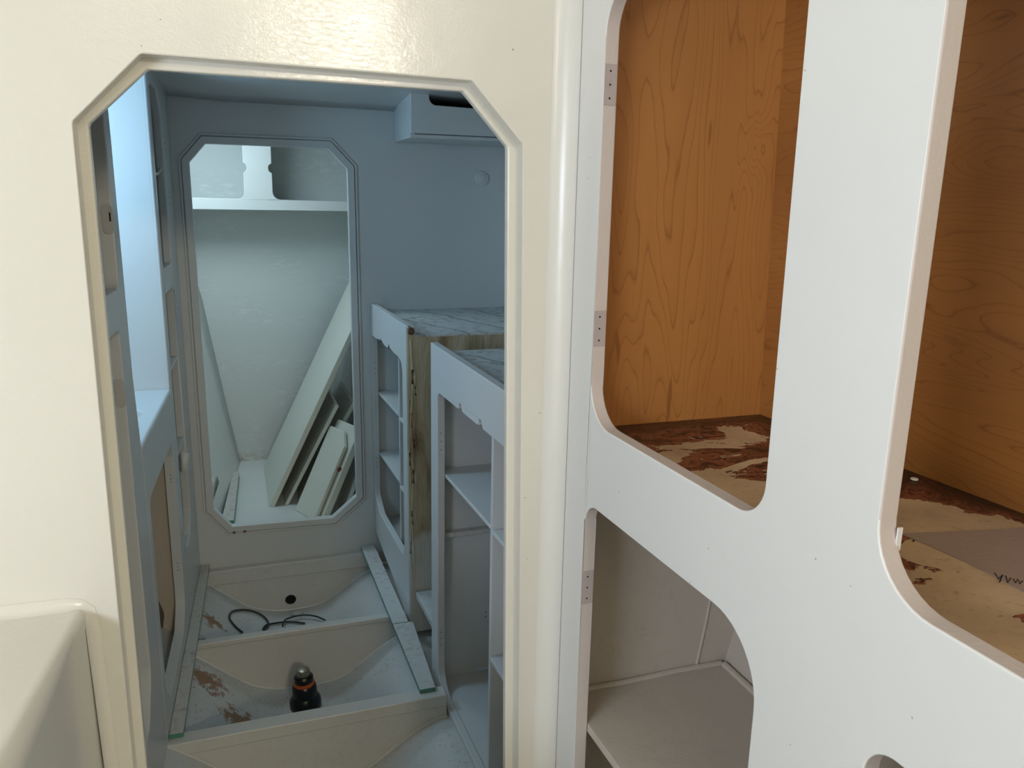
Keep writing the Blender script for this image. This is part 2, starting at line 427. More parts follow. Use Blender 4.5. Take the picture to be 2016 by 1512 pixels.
oct2_in = [(-.109, .086), (-.062, .14), (.289, .14), (.346, .08), (.349, -.993), (.267, -1.063), (-.055, -1.056), (-.108, -.988)]
def grow(poly, d):
    c = (.12, -.46); n = len(poly); out = []
    for i in range(n):
        a, b, e = V(poly[i-1]), V(poly[i]), V(poly[(i+1) % n])
        d1 = (b-a).normalized(); d2 = (e-b).normalized()
        n1 = V((d1.y, -d1.x)); n2 = V((d2.y, -d2.x))
        if n1.dot(b-V(c)) < 0: n1 = -n1
        if n2.dot(b-V(c)) < 0: n2 = -n2
        bis = (n1+n2).normalized(); out.append(tuple(b+bis*(d/bis.dot(n1))))
    return out
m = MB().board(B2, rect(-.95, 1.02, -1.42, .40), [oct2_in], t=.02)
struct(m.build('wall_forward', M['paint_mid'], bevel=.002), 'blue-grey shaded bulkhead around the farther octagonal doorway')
m = MB().board(B2, grow(oct2_in, .030), [grow(oct2_in, .0235)], t=.004, n0=.005)
m.board(B2, grow(oct2_in, .021), [oct2_in], t=.007, n0=.008)
t2 = struct(m.build('trim_2', M['paint_mid'], bevel=.0018), 'moulded frame around the farther doorway')
for px, py in ((461, 1048), (482, 1046)):
    q = atY(px, py, 2.59); MB().lathe(q, (0, -1, 0), [(.004, 0), (.0045, .0015), (.002, .0035)], 10).build('rusty_screw', M['rust'], t2)

m = MB().board(B3, rect(-.9, 1.1, -1.16, .34), [], t=.03)
struct(m.build('wall_bow', M['bow']), 'pale scuffed bulkhead at the end of the fore cabin')
# hull skin in the middle compartment
prof = [(-.95, .30), (-.93, -.1), (-.80, -.55), (-.55, -.93), (-.33, -1.10), (-.20, -1.195), (-.13, -1.250), (-.053, -1.316), (-.012, -1.345), (.05, -1.366), (.115, -1.374), (.18, -1.371), (.231, -1.360), (.298, -1.318), (.34, -1.290), (.38, -1.269), (.43, -1.254), (.50, -1.262), (.62, -1.26), (.94, -1.20), (.985, -.2), (1.0, .30)]
def densify(pts, n=4):
    out = []
    for i in range(len(pts)-1):
        p0, p1, p2, p3 = [V(pts[min(max(k, 0), len(pts)-1)]) for k in (i-1, i, i+1, i+2)]
        for k in range(n):
            s_ = k/n; out.append(tuple(.5*((2*p1)+(p2-p0)*s_+(2*p0-5*p1+4*p2-p3)*s_*s_+(3*p1-p0-3*p2+p3)*s_**3)))
    return out+[pts[-1]]
prof = densify(prof)
def skin(name, a, b, mat, lab, y0=1.10, y1=2.599):
    ys = [y0+(y1-y0)*i/10 for i in range(11)]
    o = MB().grid([[(x, y, z) for x, z in prof[a*4:(b-1)*4+1]] for y in ys]).build(name, mat, recalc=False)
    return struct(o, lab)
skin('floor', 4, 18, M['bilge'], 'grubby white bilge, curved, with rust blotches between the beams')
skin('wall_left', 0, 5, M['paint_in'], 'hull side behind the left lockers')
skin('wall_right', 17, 22, M['paint_mid'], 'hull side behind the right cupboards')
# camera-side cabin: floor, sides, back and deckhead (behind the camera, they only bounce light)
struct(MB().box(-1.32, 2.0, -2.6, 1.05, -1.40, -1.36).build('floor.001', M['paint_dirty']), 'cabin floor')
struct(MB().box(-1.36, -1.32, -2.6, 1.1, -1.4, 1.0).build('wall_left.001', M['paint']), 'left side of the near cabin')
struct(MB().box(-1.36, 2.0, -2.66, -2.6, -1.4, 1.0).build('wall_back', M['paint']), 'after end of the near cabin')
m = MB().box(-1.36, 2.0, -2.6, 1.1, .97, 1.0)
struct(m.build('ceiling', M['paint']), 'deckhead of the near cabin')
struct(MB().box(1.55, 1.6, -2.6, -.55, -1.4, 1.0).build('wall_right.001', M['paint']), 'right side of the near cabin')
# deckhead of the passage, easing down to the bulkhead
ys = [1.09, 1.6, 2.0, 2.25, 2.45, 2.54, 2.60]; zs = [.335, .33, .315, .302, .289, .281, .268]
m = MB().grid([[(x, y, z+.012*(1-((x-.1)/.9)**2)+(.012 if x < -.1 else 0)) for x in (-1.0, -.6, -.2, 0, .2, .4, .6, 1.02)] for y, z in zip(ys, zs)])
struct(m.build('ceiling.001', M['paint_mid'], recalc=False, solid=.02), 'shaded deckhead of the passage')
# fore cabin: floor and flaring hull sides
struct(MB().box(-.25, .62, 2.62, 3.5, -1.14, -1.12).build('floor.002', M['paint_fwd']), 'speckled white floor of the fore cabin')
zl = [-1.13, -1.10, -.806, -.422, 0, .33]
bow = [-.022, -.026, -.074, -.132, -.22, -.34]; aft = [-.118, -.125, -.27, -.42, -.52, -.6]
m = MB().grid([[(bow[i]+(aft[i]-bow[i])*s**1.1, 3.47-.86*s, zl[i]) for i in range(6)] for s in [k/8 for k in range(9)]])
struct(m.build('wall_left.002', M['paint_fwd'], recalc=False, solid=.01), 'flaring hull side on the left of the fore cabin')
bow = [.33, .335, .40, .47, .60, .70]; aft = [.46, .47, .62, .74, .85, .95]
m = MB().grid([[(bow[i]+(aft[i]-bow[i])*s, 3.47-.86*s, zl[i]) for i in range(6)] for s in [k/8 for k in range(9)]])
struct(m.build('wall_right.002', M['paint_fwd'], recalc=False, solid=.01), 'flaring hull side on the right of the fore cabin')
m = MB().board(type('T', (), dict(p=staticmethod(lambda u, v, n=0: V((u, v, .31+n)))))(), rect(-.9, 1.05, 2.6, 3.5), [rect(-.35, .07, 2.70, 3.06)], t=.03)
struct(m.build('ceiling.002', M['paint_fwd']), 'deckhead of the fore cabin with its hatch opening')

# cove where the front bulkhead turns into the locker front
R = .028; c = V((.4405-R, 1.05-R, 0)); P = []
for z in [-1.36+i*(2.33/24) for i in range(25)]:
    P.append([(c.x+R*math.cos(a)-.0003, c.y+R*math.sin(a)-.0002, z) for a in [math.radians(90*k/12) for k in range(13)]])
struct(MB().grid(P).build('trim_3', M['cove'], recalc=False), 'rounded paint fillet in the corner beside the doorway')

# ------------------------------------------------------------------ right: tall built-in locker front
L1 = thing('built_in_locker', 'tall white locker front with four rounded openings right of the doorway', 'locker', (.6, .6, -1.36))
op1 = rpoly([(.095, -.292), (.461, -.292), (.456, .25), (.095, .25)], [.055, .038, .05, .055], 10)
op2 = rpoly([(.596, -.294), (1.0, -.294), (1.0, .25), (.596, .25)], [.058, .04, .05, .05], 10)
op3 = rpoly([(.093, -1.0), (.474, -1.0), (.474, -.408), (.093, -.408)], [.05, .05, .075, .032], 12)
op4 = rpoly([(.612, -1.0), (1.0, -1.0), (1.0, -.418), (.612, -.418)], [.05, .05, .05, .03], 10)
m = MB().board(FR, rect(-.002, 1.6, -1.36, .97), [op1, op2, op3, op4], t=.019, hole_m=1, back_m=1)
m.build('face_panel', [M['paint_r'], M['primer']], L1, bevel=.0022)
def mortise(fr, u, v0, v1, parent, t=.019, inset=.0015, holes=3, w0=.001, mat='mortise', flip=1, plate=True):
    """hinge recess on the far jamb of an opening, with its screw holes"""
    o = parent
    if plate:
        m = MB().slab(fr, u, u+.0009, v0, v1, -w0, -t+inset); o = m.build('hinge_recess', M[mat], parent)
    for k in range(holes):
        z = v0+(v1-v0)*(.17+.33*k) if holes > 1 else (v0+v1)/2
        q = fr.p(u+.0006, z, -t*.45)
        MB().lathe(q, fr.U, [(.0011, -.0002), (.0013, .0005), (.0004, .0007)], 8).build('screw_hole', M['hole'], o)
def zj(px, py, y): return atY(px, py, y).z
for (a, b, px, y, u) in ((207, 125, 1192, .955, .095), (682, 612, 1174, .955, .095), (1188, 1124, 1158, .957, .093)):
    mortise(FR, u, zj(px, a, y), zj(px, b, y), L1)
# interior linings (maple above, painted below)
xb = lambda y: .738+(.985-y)*.065
m = MB(); k = .012
m.hexa([(.452, .985), (.742, .985), (.742, .985+k), (.452, .985+k)], -.325, .62)
m.build('end_panel', M['maple_v'], L1, smooth=False)
m = MB(); a, b = (xb(.985), .985), (xb(-.5), -.5)
m.v += [V(q) for q in ((a[0]+.001, a[1], -.325), (b[0], b[1], -.325), (b[0]-.03, b[1], .62), (a[0]-.028, a[1], .62), (a[0]+.013, a[1], -.325), (b[0]+.012, b[1], -.325), (b[0]-.018, b[1], .62), (a[0]-.016, a[1], .62))]
for q in ((0, 1, 2, 3), (7, 6, 5, 4), (0, 4, 5, 1), (1, 5, 6, 2), (2, 6, 7, 3), (3, 7, 4, 0)): m.face(q)
m.build('back_panel', M['maple_h'], L1, smooth=False)
m = MB().hexa([(.462, .984), (FR.p(1.6, 0, -.02).x, -.549), (xb(-.5)+.01, -.5), (.745, .984)], -.322, -.31)
m.build('bottom_panel', M['stained'], L1, smooth=False)
m = MB().hexa([(.45, 1.04), (.84, 1.04), (.84, 1.049), (.45, 1.049)], -1.36, -.323)
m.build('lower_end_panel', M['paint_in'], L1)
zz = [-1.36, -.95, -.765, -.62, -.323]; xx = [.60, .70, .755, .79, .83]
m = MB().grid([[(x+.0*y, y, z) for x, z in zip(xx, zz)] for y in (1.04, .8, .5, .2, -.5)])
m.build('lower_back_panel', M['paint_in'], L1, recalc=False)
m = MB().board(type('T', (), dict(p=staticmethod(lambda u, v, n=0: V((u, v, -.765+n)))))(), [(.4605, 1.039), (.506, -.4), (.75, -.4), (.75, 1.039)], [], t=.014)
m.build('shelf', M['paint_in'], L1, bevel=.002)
# tabbing seam and fillet on the lower lining
m = MB().tube([(.722, 1.041, -.60), (.712, 1.04, -.68), (.700, 1.04, -.76)], .0025, 8)
m.tube([(.47, 1.036, -.762), (.56, 1.035, -.763), (.66, 1.036, -.761), (.745, 1.035, -.762)], .005, 8)
m.tube([(.748, 1.03, -.762), (.75, .9, -.762), (.75, .7, -.763)], .006, 8)
m.build('fillet_seam', M['paint_in'], L1)
pts = [atZ(px, py, -.3092) for px, py in ((1772, 1050), (1960, 1042), (2035, 1036), (2060, 1190), (1965, 1138), (1900, 1106), (1830, 1074))]
ps = MB().hexa([(q.x, q.y) for q in pts], -.3098, -.3092)
ps = tag(ps.build('paper_sheet', M['paper'], smooth=False), 'greyish paper sheet stuck on the stained bottom of the large right opening', 'paper')
for st in (((1958, 1128), (1966, 1140), (1974, 1132), (1968, 1146)), ((1980, 1134), (1984, 1148), (1990, 1138)), ((1995, 1140), (1999, 1148), (2004, 1140), (2008, 1150), (2013, 1144))):
    MB().tube([atZ(a_, b_, -.3091) for a_, b_ in st], .0005, 5).build('pencil_scrawl', M['hole'], ps)
# a torn sliver of white tape on the edge of the second opening
m = MB().slab(FR, .599, .6005, -.262, -.243, -.016, -.0205)
tag(m.build('tape_scrap', M['paint_r']), 'tiny white tape scrap on the edge of the large right opening', 'tape')
m = MB().lathe(atZ(1800, 944, -.309), (0, 0, 1), [(.0045, 0), (.004, .0015)], 7)
tag(m.build('paint_chip', M['paint_r']), 'small white paint chip on the black stain of the locker bottom', 'chip')

# ------------------------------------------------------------------ left foreground: moulded bench
a = math.radians(2.7); ns = 8
def bench_section(y):
    xf = -.203-math.tan(a)*(1.05-y); z = -.514
    r = .010+.055*(1.05-y)
    pts = [(xf+.012, -1.36), (xf+.004, -.9)]
    for k in range(ns+1):
        th = math.radians(90*k/ns); pts.append((xf-r+r*math.cos(th), z-r+r*math.sin(th)))
    pts += [(-.7, z+.003), (-1.315, z+.006)]
    return [(x, y, zz_) for x, zz_ in pts]
m = MB().grid([bench_section(y) for y in (1.049, 1.03, 1.0, .95, .9, .75, .5, .2, -.1, -.4)])
tb = m.build('bench', M['bulkhead'], recalc=False)
tag(tb, 'cream moulded bench with rounded edge at the lower left corner', 'bench')
# coved joint between bench and bulkhead
P = []; rr = .014
path = [(-1.3, -.509), (-.7, -.511), (-.26, -.514), (-.222, -.5145), (-.212, -.517), (-.206, -.522), (-.203, -.54), (-.199, -.75), (-.195, -1.0), (-.188, -1.36)]
path = [(x, z) for x, z in path]
for i, (x, z) in enumerate(path):
    x0, z0 = path[max(i-1, 0)]; x1, z1 = path[min(i+1, len(path)-1)]
    d = V((x1-x0, z1-z0)).normalized(); nrm = V((-d.y, d.x))
    row = []
    for k in range(9):
        th = math.radians(90*k/8); off = rr*(1-math.sin(th)); dy = rr*(1-math.cos(th))
        row.append((x+nrm.x*off, 1.0495-dy, z+nrm.y*off))
    P.append(row)
MB().grid(P).build('paint_fillet', M['bulkhead'], tb, recalc=False)

# ------------------------------------------------------------------ right of passage: two cupboards
def notched(pts, radii, us, r, seg=8):
    """opening outline whose last edge (the top) carries small upward finger notches"""
    o = rpoly(pts, radii, seg); tail = o[-(seg+1):]; o = o[:-(seg+1)]; z = tail[0][1]; top = pts[-1][1]
    for u in sorted(us, reverse=True):
        o += [(u+r*1.5, top)]+[(u+r*math.cos(math.pi*k/8), top+r*.15+r*1.15*math.sin(math.pi*k/8)) for k in range(9)]+[(u-r*1.5, top)]
    return o+tail
def cupboard(label, u0, u1, face_out, opening, dividers, shelves, holes):
    t = thing('cupboard', label, 'cupboard', tuple(MR.p((u0+u1)/2, -1.2, -.2)), 'cupboards on the right of the passage')
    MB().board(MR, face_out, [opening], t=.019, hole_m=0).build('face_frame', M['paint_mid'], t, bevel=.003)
    for u, z0, z1, th in dividers: MB().slab(MR, u, u+th, z0, z1, -.021, -.40).build('divider', M['paint_mid'], t, bevel=.0015)
    for ua, ub, z in shelves: MB().slab(MR, ua, ub, z-.009, z, -.0195, -.44).build('shelf', M['paint_mid'], t, bevel=.0015)
    for u, za, zb, n, pl in holes: mortise(MR, u, za, zb, t, holes=n, mat='paint_mid', plate=pl)
    return t
# farther cupboard
op = notched([(.020, -.985), (.10, -1.03), (.445, -1.03), (.445, -.441), (.020, -.441)], [.05, .04, .03, .045, .012], (.164, .273), .0105)
c1 = cupboard('farther white cupboard beside the far doorway, its near end smeared with brown filler', 0, .52,
    [(.001, -1.12), (.30, -1.175), (.49, -1.22), (.515, -1.20), (.515, -.337), (.001, -.337)], op,
    [(.303, -1.1, -.40, .011)], [(.003, .303, -.632), (.314, .50, -.640), (.003, .303, -.842), (.314, .50, -.856)],
    [(.0205, -.58, -.52, 3, False), (.0205, -.90, -.85, 3, False)])
m = MB(); e = MR.p(.505, 0, 0)
fl = type('T', (), dict(p=staticmethod(lambda u, v, n=0: V((u, MR.p(.515, 0).y-.001-n, v)))))()
E = MR.p(.515, 0).x
MB().board(fl, rpoly([(E-.001, -1.235), (E+.055, -1.235), (E+.50, -1.17), (E+.50, -.366), (E+.02, -.366), (E+.012, -.337), (E-.001, -.337)], [.014, 0, 0, 0, 0, .004, .004], 4), [], t=.02).build('end_panel', M['filler'], c1, bevel=.004)
MB().lathe((E+.008, MR.p(.515, 0).y-.004, -.348), (0, -1, .35), [(.009, -.006), (.010, 0), (.007, .003)], 14).build('bare_end', M['sodden'], c1)
y0 = MR.p(.515, 0).y
m = MB()
for k_, (xo, za, zb, rr_) in enumerate(((.009, -.372, -1.02, .0035), (.017, -.40, -.80, .0022), (.004, -.50, -1.10, .0025))):
    m.tube([(E+xo+.0025*math.sin(zz_*23+k_), y0-.0005, zz_) for zz_ in [za+(zb-za)*i_/16 for i_ in range(17)]], rr_, 8)
m.build('filler_ridge', M['filler'], c1)
MB().hexa([(MR.x(2.598)+.019, 2.598), (E+.019, y0+.002), (.99, y0+.002), (.99, 2.598)], -.380, -.362).build('counter_top', M['top'], c1)
MB().slab(MR, .003, .505, -1.10, -1.085, -.0195, -.2).build('bottom_panel', M['paint_mid'], c1)
# nearer cupboard
UN = 2.6-1.857
op = notched([(.803, -1.235), (1.40, -1.235), (1.40, -.449), (.803, -.449)], [.075, .04, .045, .02], (.982, 1.117), .0125)
c2 = cupboard('nearer white cupboard cut off by the right edge of the doorway', UN, 1.48,
    [(UN, -1.262), (1.0, -1.31), (1.48, -1.34), (1.48, -.343), (UN, -.339)], op,
    [(1.128, -1.235, -.40, .012), ], [(UN+.015, 1.128, -.655), (1.140, 1.45, -.662), (1.140, 1.45, -.952), (UN+.015, 1.45, -1.238)],
    [(.8035, -.602, -.540, 3, True), (.8035, -1.122, -1.068, 3, True), (1.1405, -.86, -.83, 2, False)])
fe = type('T', (), dict(p=staticmethod(lambda u, v, n=0: V((u, MR.p(UN, 0).y-.012-n, v)))))()
EN = MR.p(UN, 0).x
MB().board(fe, [(EN+.019, -1.25), (.93, -1.18), (.93, -.366), (EN+.019, -.366)], [], t=.012).build('end_panel', M['paint_mid'], c2)
MB().box(EN+.019, .9, MR.p(UN, 0).y-.034, MR.p(UN, 0).y-.0125, -.835, -.822).build('cleat', M['paint_dirty'], c2, bevel=.003)
ynear = 1.10
MB().hexa([(MR.x(1.856)+.019, 1.856), (MR.x(ynear)+.019, ynear), (.99, ynear), (.99, 1.856)], -.380, -.362).build('counter_top', M['top'], c2)
# chipped ledge showing in the gap between the two
m = MB().hexa([(.440, 2.078), (.446, 1.90), (.62, 1.90), (.62, 2.078)], -1.125, -1.105)
tag(m.build('ledge', M['paint_dirty'], bevel=.003), 'chipped white ledge in the gap between the two right cupboards', 'ledge')

# duct box hanging from the deckhead
ob = thing('overhead_box', 'shaded box with a black rounded slot under the deckhead, upper right through the doorway', 'box', (.72, 2.48, .17))
fb = Wall(2.35)
slot = rpoly([(.549, .257), (.86, .250), (.86, .30), (.549, .30)], [.033, .02, .001, .001], 8)
MB().board(fb, rect(.495, .955, .178, .302), [slot], t=.018).build('front_panel', M['paint_mid'], ob, bevel=.006)
MB().box(.4955, .512, 2.3685, 2.599, .174, .293).build('side_panel', M['paint_mid'], ob, bevel=.004)
m = MB().hexa([(.496, 2.3685), (.955, 2.3685), (.955, 2.599), (.496, 2.599)], .166, .1775)
m.build('bottom_panel', M['paint_mid'], ob, bevel=.003)
MB().box(.513, .95, 2.45, 2.455, .18, .29).build('dark_insert', M['hole'], ob)  # black sheet standing in for the shade behind the slot
# painted-over plug on the bulkhead
m = MB().lathe((.782, 2.5995, .063), (0, -1, 0), [(.024, 0), (.023, .003), (.017, .0055), (.014, .005), (.012, .006), (.003, .0065)], 24)
tag(m.build('deck_plug', M['paint_mid']), 'round painted-over plug on the far bulkhead, under the overhead box', 'plug')

# ------------------------------------------------------------------ left of passage
def lframe(name, label, cat, outer, holes, group=None, t=.025, bevel=.004):
    c = ML.p(sum(p[0] for p in outer)/len(outer), min(p[1] for p in outer), -.2)
    o = thing(name, label, cat, tuple(c), group)
    MB().board(ML, outer, holes, t=t, hole_m=0).build('face_frame', M['paint_mid'], o, bevel=bevel)
    return o
# far locker
hA = rpoly([(.145, -.195), (.345, -.195), (.345, .262), (.20, .262), (.150, .205)], [.012, .02, .02, .01, .03], 6)
hB = rpoly([(.150, -.93), (.21, -.985), (.30, -.985), (.345, -.93), (.345, -.262), (.150, -.262)], [.03, .03, .03, .03, .02, .012], 6)
l1 = lframe('tall_locker', 'far tall locker left of the far doorway with a bright bluish end panel', 'locker', [(.001, -1.19), (.388, -1.19), (.388, .325), (.001, .31)], [hA, hB], 'lockers on the left of the passage', bevel=.007)
ye = ML.p(.388, 0).y
m = MB().box(-.80, ML.p(.388, 0, -.004).x, ye, ye+.018, -.512, .325); m.build('end_panel', M['paint_mid'], l1, bevel=.006)
for z in (-.458, -.70): MB().slab(ML, .003, .384, z-.010, z, -.004, -.45).build('shelf', M['paint_mid'], l1, bevel=.0015)
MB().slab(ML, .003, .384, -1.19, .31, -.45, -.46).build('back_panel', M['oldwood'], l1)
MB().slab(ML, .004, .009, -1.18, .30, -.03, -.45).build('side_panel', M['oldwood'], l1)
for za, zb in ((.115, .150), (-.03, .0), (-.345, -.31), (-.745, -.71)):
    for k in range(3):
        z = za+(zb-za)*k/2; MB().lathe(ML.p(.108, z, .0002), ML.N, [(.0014, -.0003), (.0014, .0006), (.0005, .0008)], 8).build('screw_hole', M['hole'], l1)
# white cable drooping across the top opening, and a tag hanging by the lower one
pts = [ML.p(.345-.2*s, .058-.014*math.sin(math.pi*s)+.004*s, -.012) for s in [k/12 for k in range(13)]]
tag(MB().tube(pts, .004, 8).build('cable', M['paint_r']), 'short white cable drooping across the top opening of the far left locker', 'cable')
q = [atY(356, 890, 2.36), atY(373, 892, 2.36), atY(368, 930, 2.34), atY(358, 928, 2.34)]
m = MB(); m.quad(*q); o = m.build('paper_tag', M['paint_r'], solid=.0012); tag(o, 'small white tag hanging in the far left locker opening', 'tag')
# counter unit
hC = rpoly([(.435, -1.085), (.50, -1.135), (.80, -1.135), (.857, -1.08), (.857, -.63), (.46, -.63), (.435, -.67)], [.04, .05, .03, .04, .03, .008, .012], 6)
l2 = lframe('wash_counter', 'pale blue lit counter cupboard in the niche left of the passage', 'counter', [(.389, -1.19), (.895, -1.19), (.895, -.513), (.389, -.513)], [hC], bevel=.002)
yc0, yc1 = ye, ML.p(.897, 0).y
tp = type('T', (), dict(p=staticmethod(lambda u, v, n=0: V((u, v, -.50+n)))))()
cx, cy = -.285, 1.965
hole = [(cx+.062*math.cos(t_), cy+.062*math.sin(t_)) for t_ in [2*math.pi*k/28 for k in range(28)]]
top = [(ML.p(.389, 0, .001).x, yc0), (-.83, yc0), (-.83, yc1), (ML.p(.897, 0, .001).x, yc1)]
MB().board(tp, top, [hole], t=.020).build('counter_top', M['paint_mid'], l2, bevel=.008, seg=4)
MB().lathe((cx, cy, -.502), (0, 0, -1), [(.0635, 0), (.060, .02), (.048, .045), (.02, .055), (.004, .056)], 28).build('basin', M['latch'], l2)
for u, a_, b_ in ((.4355, -.745, -.715), (.4355, -.995, -.965)): mortise(ML, u, a_, b_, l2, t=.025, plate=False)
MB().slab(ML, .393, .89, -1.19, -.52, -.30, -.31).build('back_panel', M['primer'], l2)
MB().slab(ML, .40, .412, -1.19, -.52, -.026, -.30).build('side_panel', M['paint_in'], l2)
m = MB(); rs = random.Random(3); prev = []
for i in range(7):
    r_ = .038+.012*rs.random(); prev.append((r_*(1 if i else .3), -.06+.02*i))
m.lathe(ML.p(.50, -1.085, -.10), (0, 0, 1), [(.02, -.05), (.05, -.03), (.055, 0), (.045, .035), (.02, .05)], 14)
tag(m.build('oily_rag', M['sodden']), 'dirty brown lump lying in the bottom of the counter cupboard', 'rag')
# near locker
hD = rpoly([(.982, -.172), (1.44, -.172), (1.44, .27), (.982, .27)], [.025, .03, .03, .03], 6)
hE = rpoly([(1.018, -.94), (1.08, -1.02), (1.44, -1.02), (1.44, -.245), (1.018, -.245)], [.06, .05, .03, .03, .012], 8)
l3 = lframe('tall_locker.001', 'near tall locker seen edge-on just inside the left doorway edge', 'locker', [(.896, -1.19), (1.49, -1.19), (1.49, .33), (.94, .325), (.93, .1), (.925, -.35), (.896, -.53)], [hD, hE], 'lockers on the left of the passage', bevel=.003)
MB().slab(ML, .935, .947, -1.18, .32, -.0255, -.60).build('end_panel', M['paint_mid'], l3)
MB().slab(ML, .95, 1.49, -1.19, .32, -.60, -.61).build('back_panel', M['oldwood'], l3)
MB().slab(ML, .95, .955, -1.18, .32, -.05, -.59).build('dark_insert', M['oldwood'], l3)
for i, (px, py, u) in enumerate(((217, 432, .983), (248, 770, 1.019))):
    z = atY(px, py, 1.6).z; 
    lf = type('T', (), dict(p=staticmethod(lambda a_, b_, n=0, u=u: ML.p(u+n, b_, -a_))))()
    lp = MB().board(lf, rpoly(rect(.000, .017, z-.026, z+.026), .0075, 6), [], t=.003, n0=.0025).build('latch_plate', M['latch'], l3, bevel=.001)
    MB().board(lf, rpoly(rect(.003, .0055, z-.004, z+.012), .001, 3), [], t=.001, n0=.0032).build('latch_slot', M['hole' if i == 0 else 'latch'], lp)

# ------------------------------------------------------------------ floor beams, bearers and what lies in the bilge
def hullz(x):
    for (xa, za), (xb_, zb) in zip(prof, prof[1:]):
        if xa <= x <= xb_: return za+(zb-za)*(x-xa)/(xb_-xa)
    return -1.2
def beam(label, y0, y1, ztop, cap, capt, x0, x1, hole=None):
    t = thing('floor_beam', label, 'beam', ((x0+x1)/2, (y0+y1)/2, hullz(.115)), 'white beams across the bilge')
    xs = [x0+(x1-x0)*i/30 for i in range(31)]
    outer = [(x, hullz(x)-.012) for x in xs]+[(x1, ztop-cap+.0), (x0, ztop-cap)]
    hs = [[(hole[0]+hole[2]*math.cos(a_), hole[1]+hole[2]*math.sin(a_)) for a_ in [2*math.pi*k/20 for k in range(20)]]] if hole else []
    MB().board(Wall(y0+capt), outer, hs, t=y1-y0-capt).build('web', M['beam'], t, bevel=.001)
    MB().box(x0, x1, y0, y1, ztop-cap, ztop).build('cap', M['beam'], t, bevel=.0035)
    # paint fillet along the foot of the web
    m = MB().tube([(x, y0+capt-.001, hullz(x)+.001) for x in xs], .004, 8); m.build('foot_fillet', M['paint_mid'], t)
    if hole: MB().lathe((hole[0], y0+capt+.006, hole[1]), (0, 1, 0), [(hole[2]*1.05, 0), (hole[2]*1.05, .001)], 20).build('limber_hole', M['hole'], t)
    return t
beam('nearest floor beam, its wide pale cap crossing the bottom of the doorway', 1.700, 1.742, -1.192, .032, .004, -.235, .437)
beam('middle floor beam across the bilge, behind the black fitting', 2.116, 2.142, -1.192, .016, .002, -.215, .420)
beam('farthest floor beam under the far doorway, with a round drain hole', 2.572, 2.599, -1.197, .050, .010, -.19, .42, (.117, -1.338, .018))
lb = thing('floor_bearer', 'narrow green-edged plank lying along the left side of the bilge', 'plank', (-.17, 2.1, -1.192), 'green-edged planks on the beams')
for i, (ya, yb) in enumerate(((2.598, 1.722),)):
    xi = lambda y: -.132-(2.6-y)*.040
    MB().hexa([(xi(ya), ya), (xi(yb), yb), (ML.x(yb)+.001, yb), (ML.x(ya)+.001, ya)], -1.1915, -1.180, 0, 1).build('plank', [M['rusty_plank'], M['green']], lb)
rb = thing('floor_bearer.001', 'green-edged plank lying along the foot of the right cupboards', 'plank', (.39, 2.1, -1.192), 'green-edged planks on the beams')
for ya, yb in ((2.598, 2.052), (2.049, 1.722)):
    xi = lambda y: .359+(2.6-y)*.0165
    MB().hexa([(xi(ya), ya), (xi(yb), yb), (min(.412, MR.x(yb)-.002), yb), (MR.x(ya)-.003, ya)], -1.1915, -1.180, 0, 1).build('plank', [M['paint_dirty'], M['green']], rb)

tr = thing('through_hull_fitting', 'black fitting with an orange ring standing in the bilge', 'fitting', (.118, 1.965, -1.374))
c = (.118, 2.015, -1.372); ax = (-.03, -.03, 1)
MB().lathe(c, (0, 0, 1), [(.060, -.004), (.060, .004), (.054, .007)], 28).build('base_ring', M['paint_mid'], tr)
MB().lathe(c, ax, [(.038, .0), (.042, .006), (.042, .026), (.037, .036), (.0325, .042), (.0325, .066), (.030, .074), (.026, .078)], 28).build('body', M['black'], tr)
MB().lathe(c, ax, [(.0265, .074), (.0280, .077), (.0270, .0845), (.024, .086)], 28).build('ring', M['orange'], tr)
MB().lathe(c, ax, [(.0255, .0845), (.0255, .098), (.021, .104), (.014, .106)], 28).build('cap', M['black'], tr)
MB().lathe(c, ax, [(.0185, .103), (.0185, .114), (.0155, .121), (.008, .123)], 10).build('plug', M['metal'], tr)

def hullpt(px, py, lift=.005):
    z = -1.33
    for _ in range(12):
        p = atZ(px, py, z); z = hullz(p.x)+lift
    return p
def smoothpath(pts, n=6):
    out = []
    for i in range(len(pts)-1):
        p0, p1, p2, p3 = pts[max(i-1, 0)], pts[i], pts[i+1], pts[min(i+2, len(pts)-1)]
        for k in range(n):
            s = k/n; out.append(.5*((2*p1)+(p2-p0)*s+(2*p0-5*p1+4*p2-p3)*s*s+(3*p1-p0-3*p2+p3)*s**3))
    return out+[pts[-1]]
pp = [(478, 1246), (464, 1234), (452, 1218), (456, 1205), (472, 1201), (492, 1202), (512, 1209), (525, 1220), (528, 1232), (518, 1240), (524, 1231), (548, 1226), (575, 1224), (600, 1227)]
tag(MB().tube(smoothpath([hullpt(a_, b_, .006) for a_, b_ in pp]), .0033, 8).build('cable.001', M['cable']), 'dark cable looped on the bilge floor behind the middle beam, left coil', 'cable', 'dark cables in the bilge')
pp = [(556, 1233), (560, 1222), (566, 1218), (585, 1212), (606, 1211), (624, 1214), (640, 1221)]
tag(MB().tube(smoothpath([hullpt(a_, b_, .014) for a_, b_ in pp]), .0028, 8).build('cable.002', M['cable']), 'thin dark cable arching below the drain hole', 'cable', 'dark cables in the bilge')
m = MB(); m.lathe(hullpt(585, 1206), (0, 0, 1), [(.018, -.003), (.020, .0), (.012, .004), (.004, .006)], 11)
tag(m.build('debris', M['paint_dirty']), 'crumbly debris below the drain hole', 'debris')

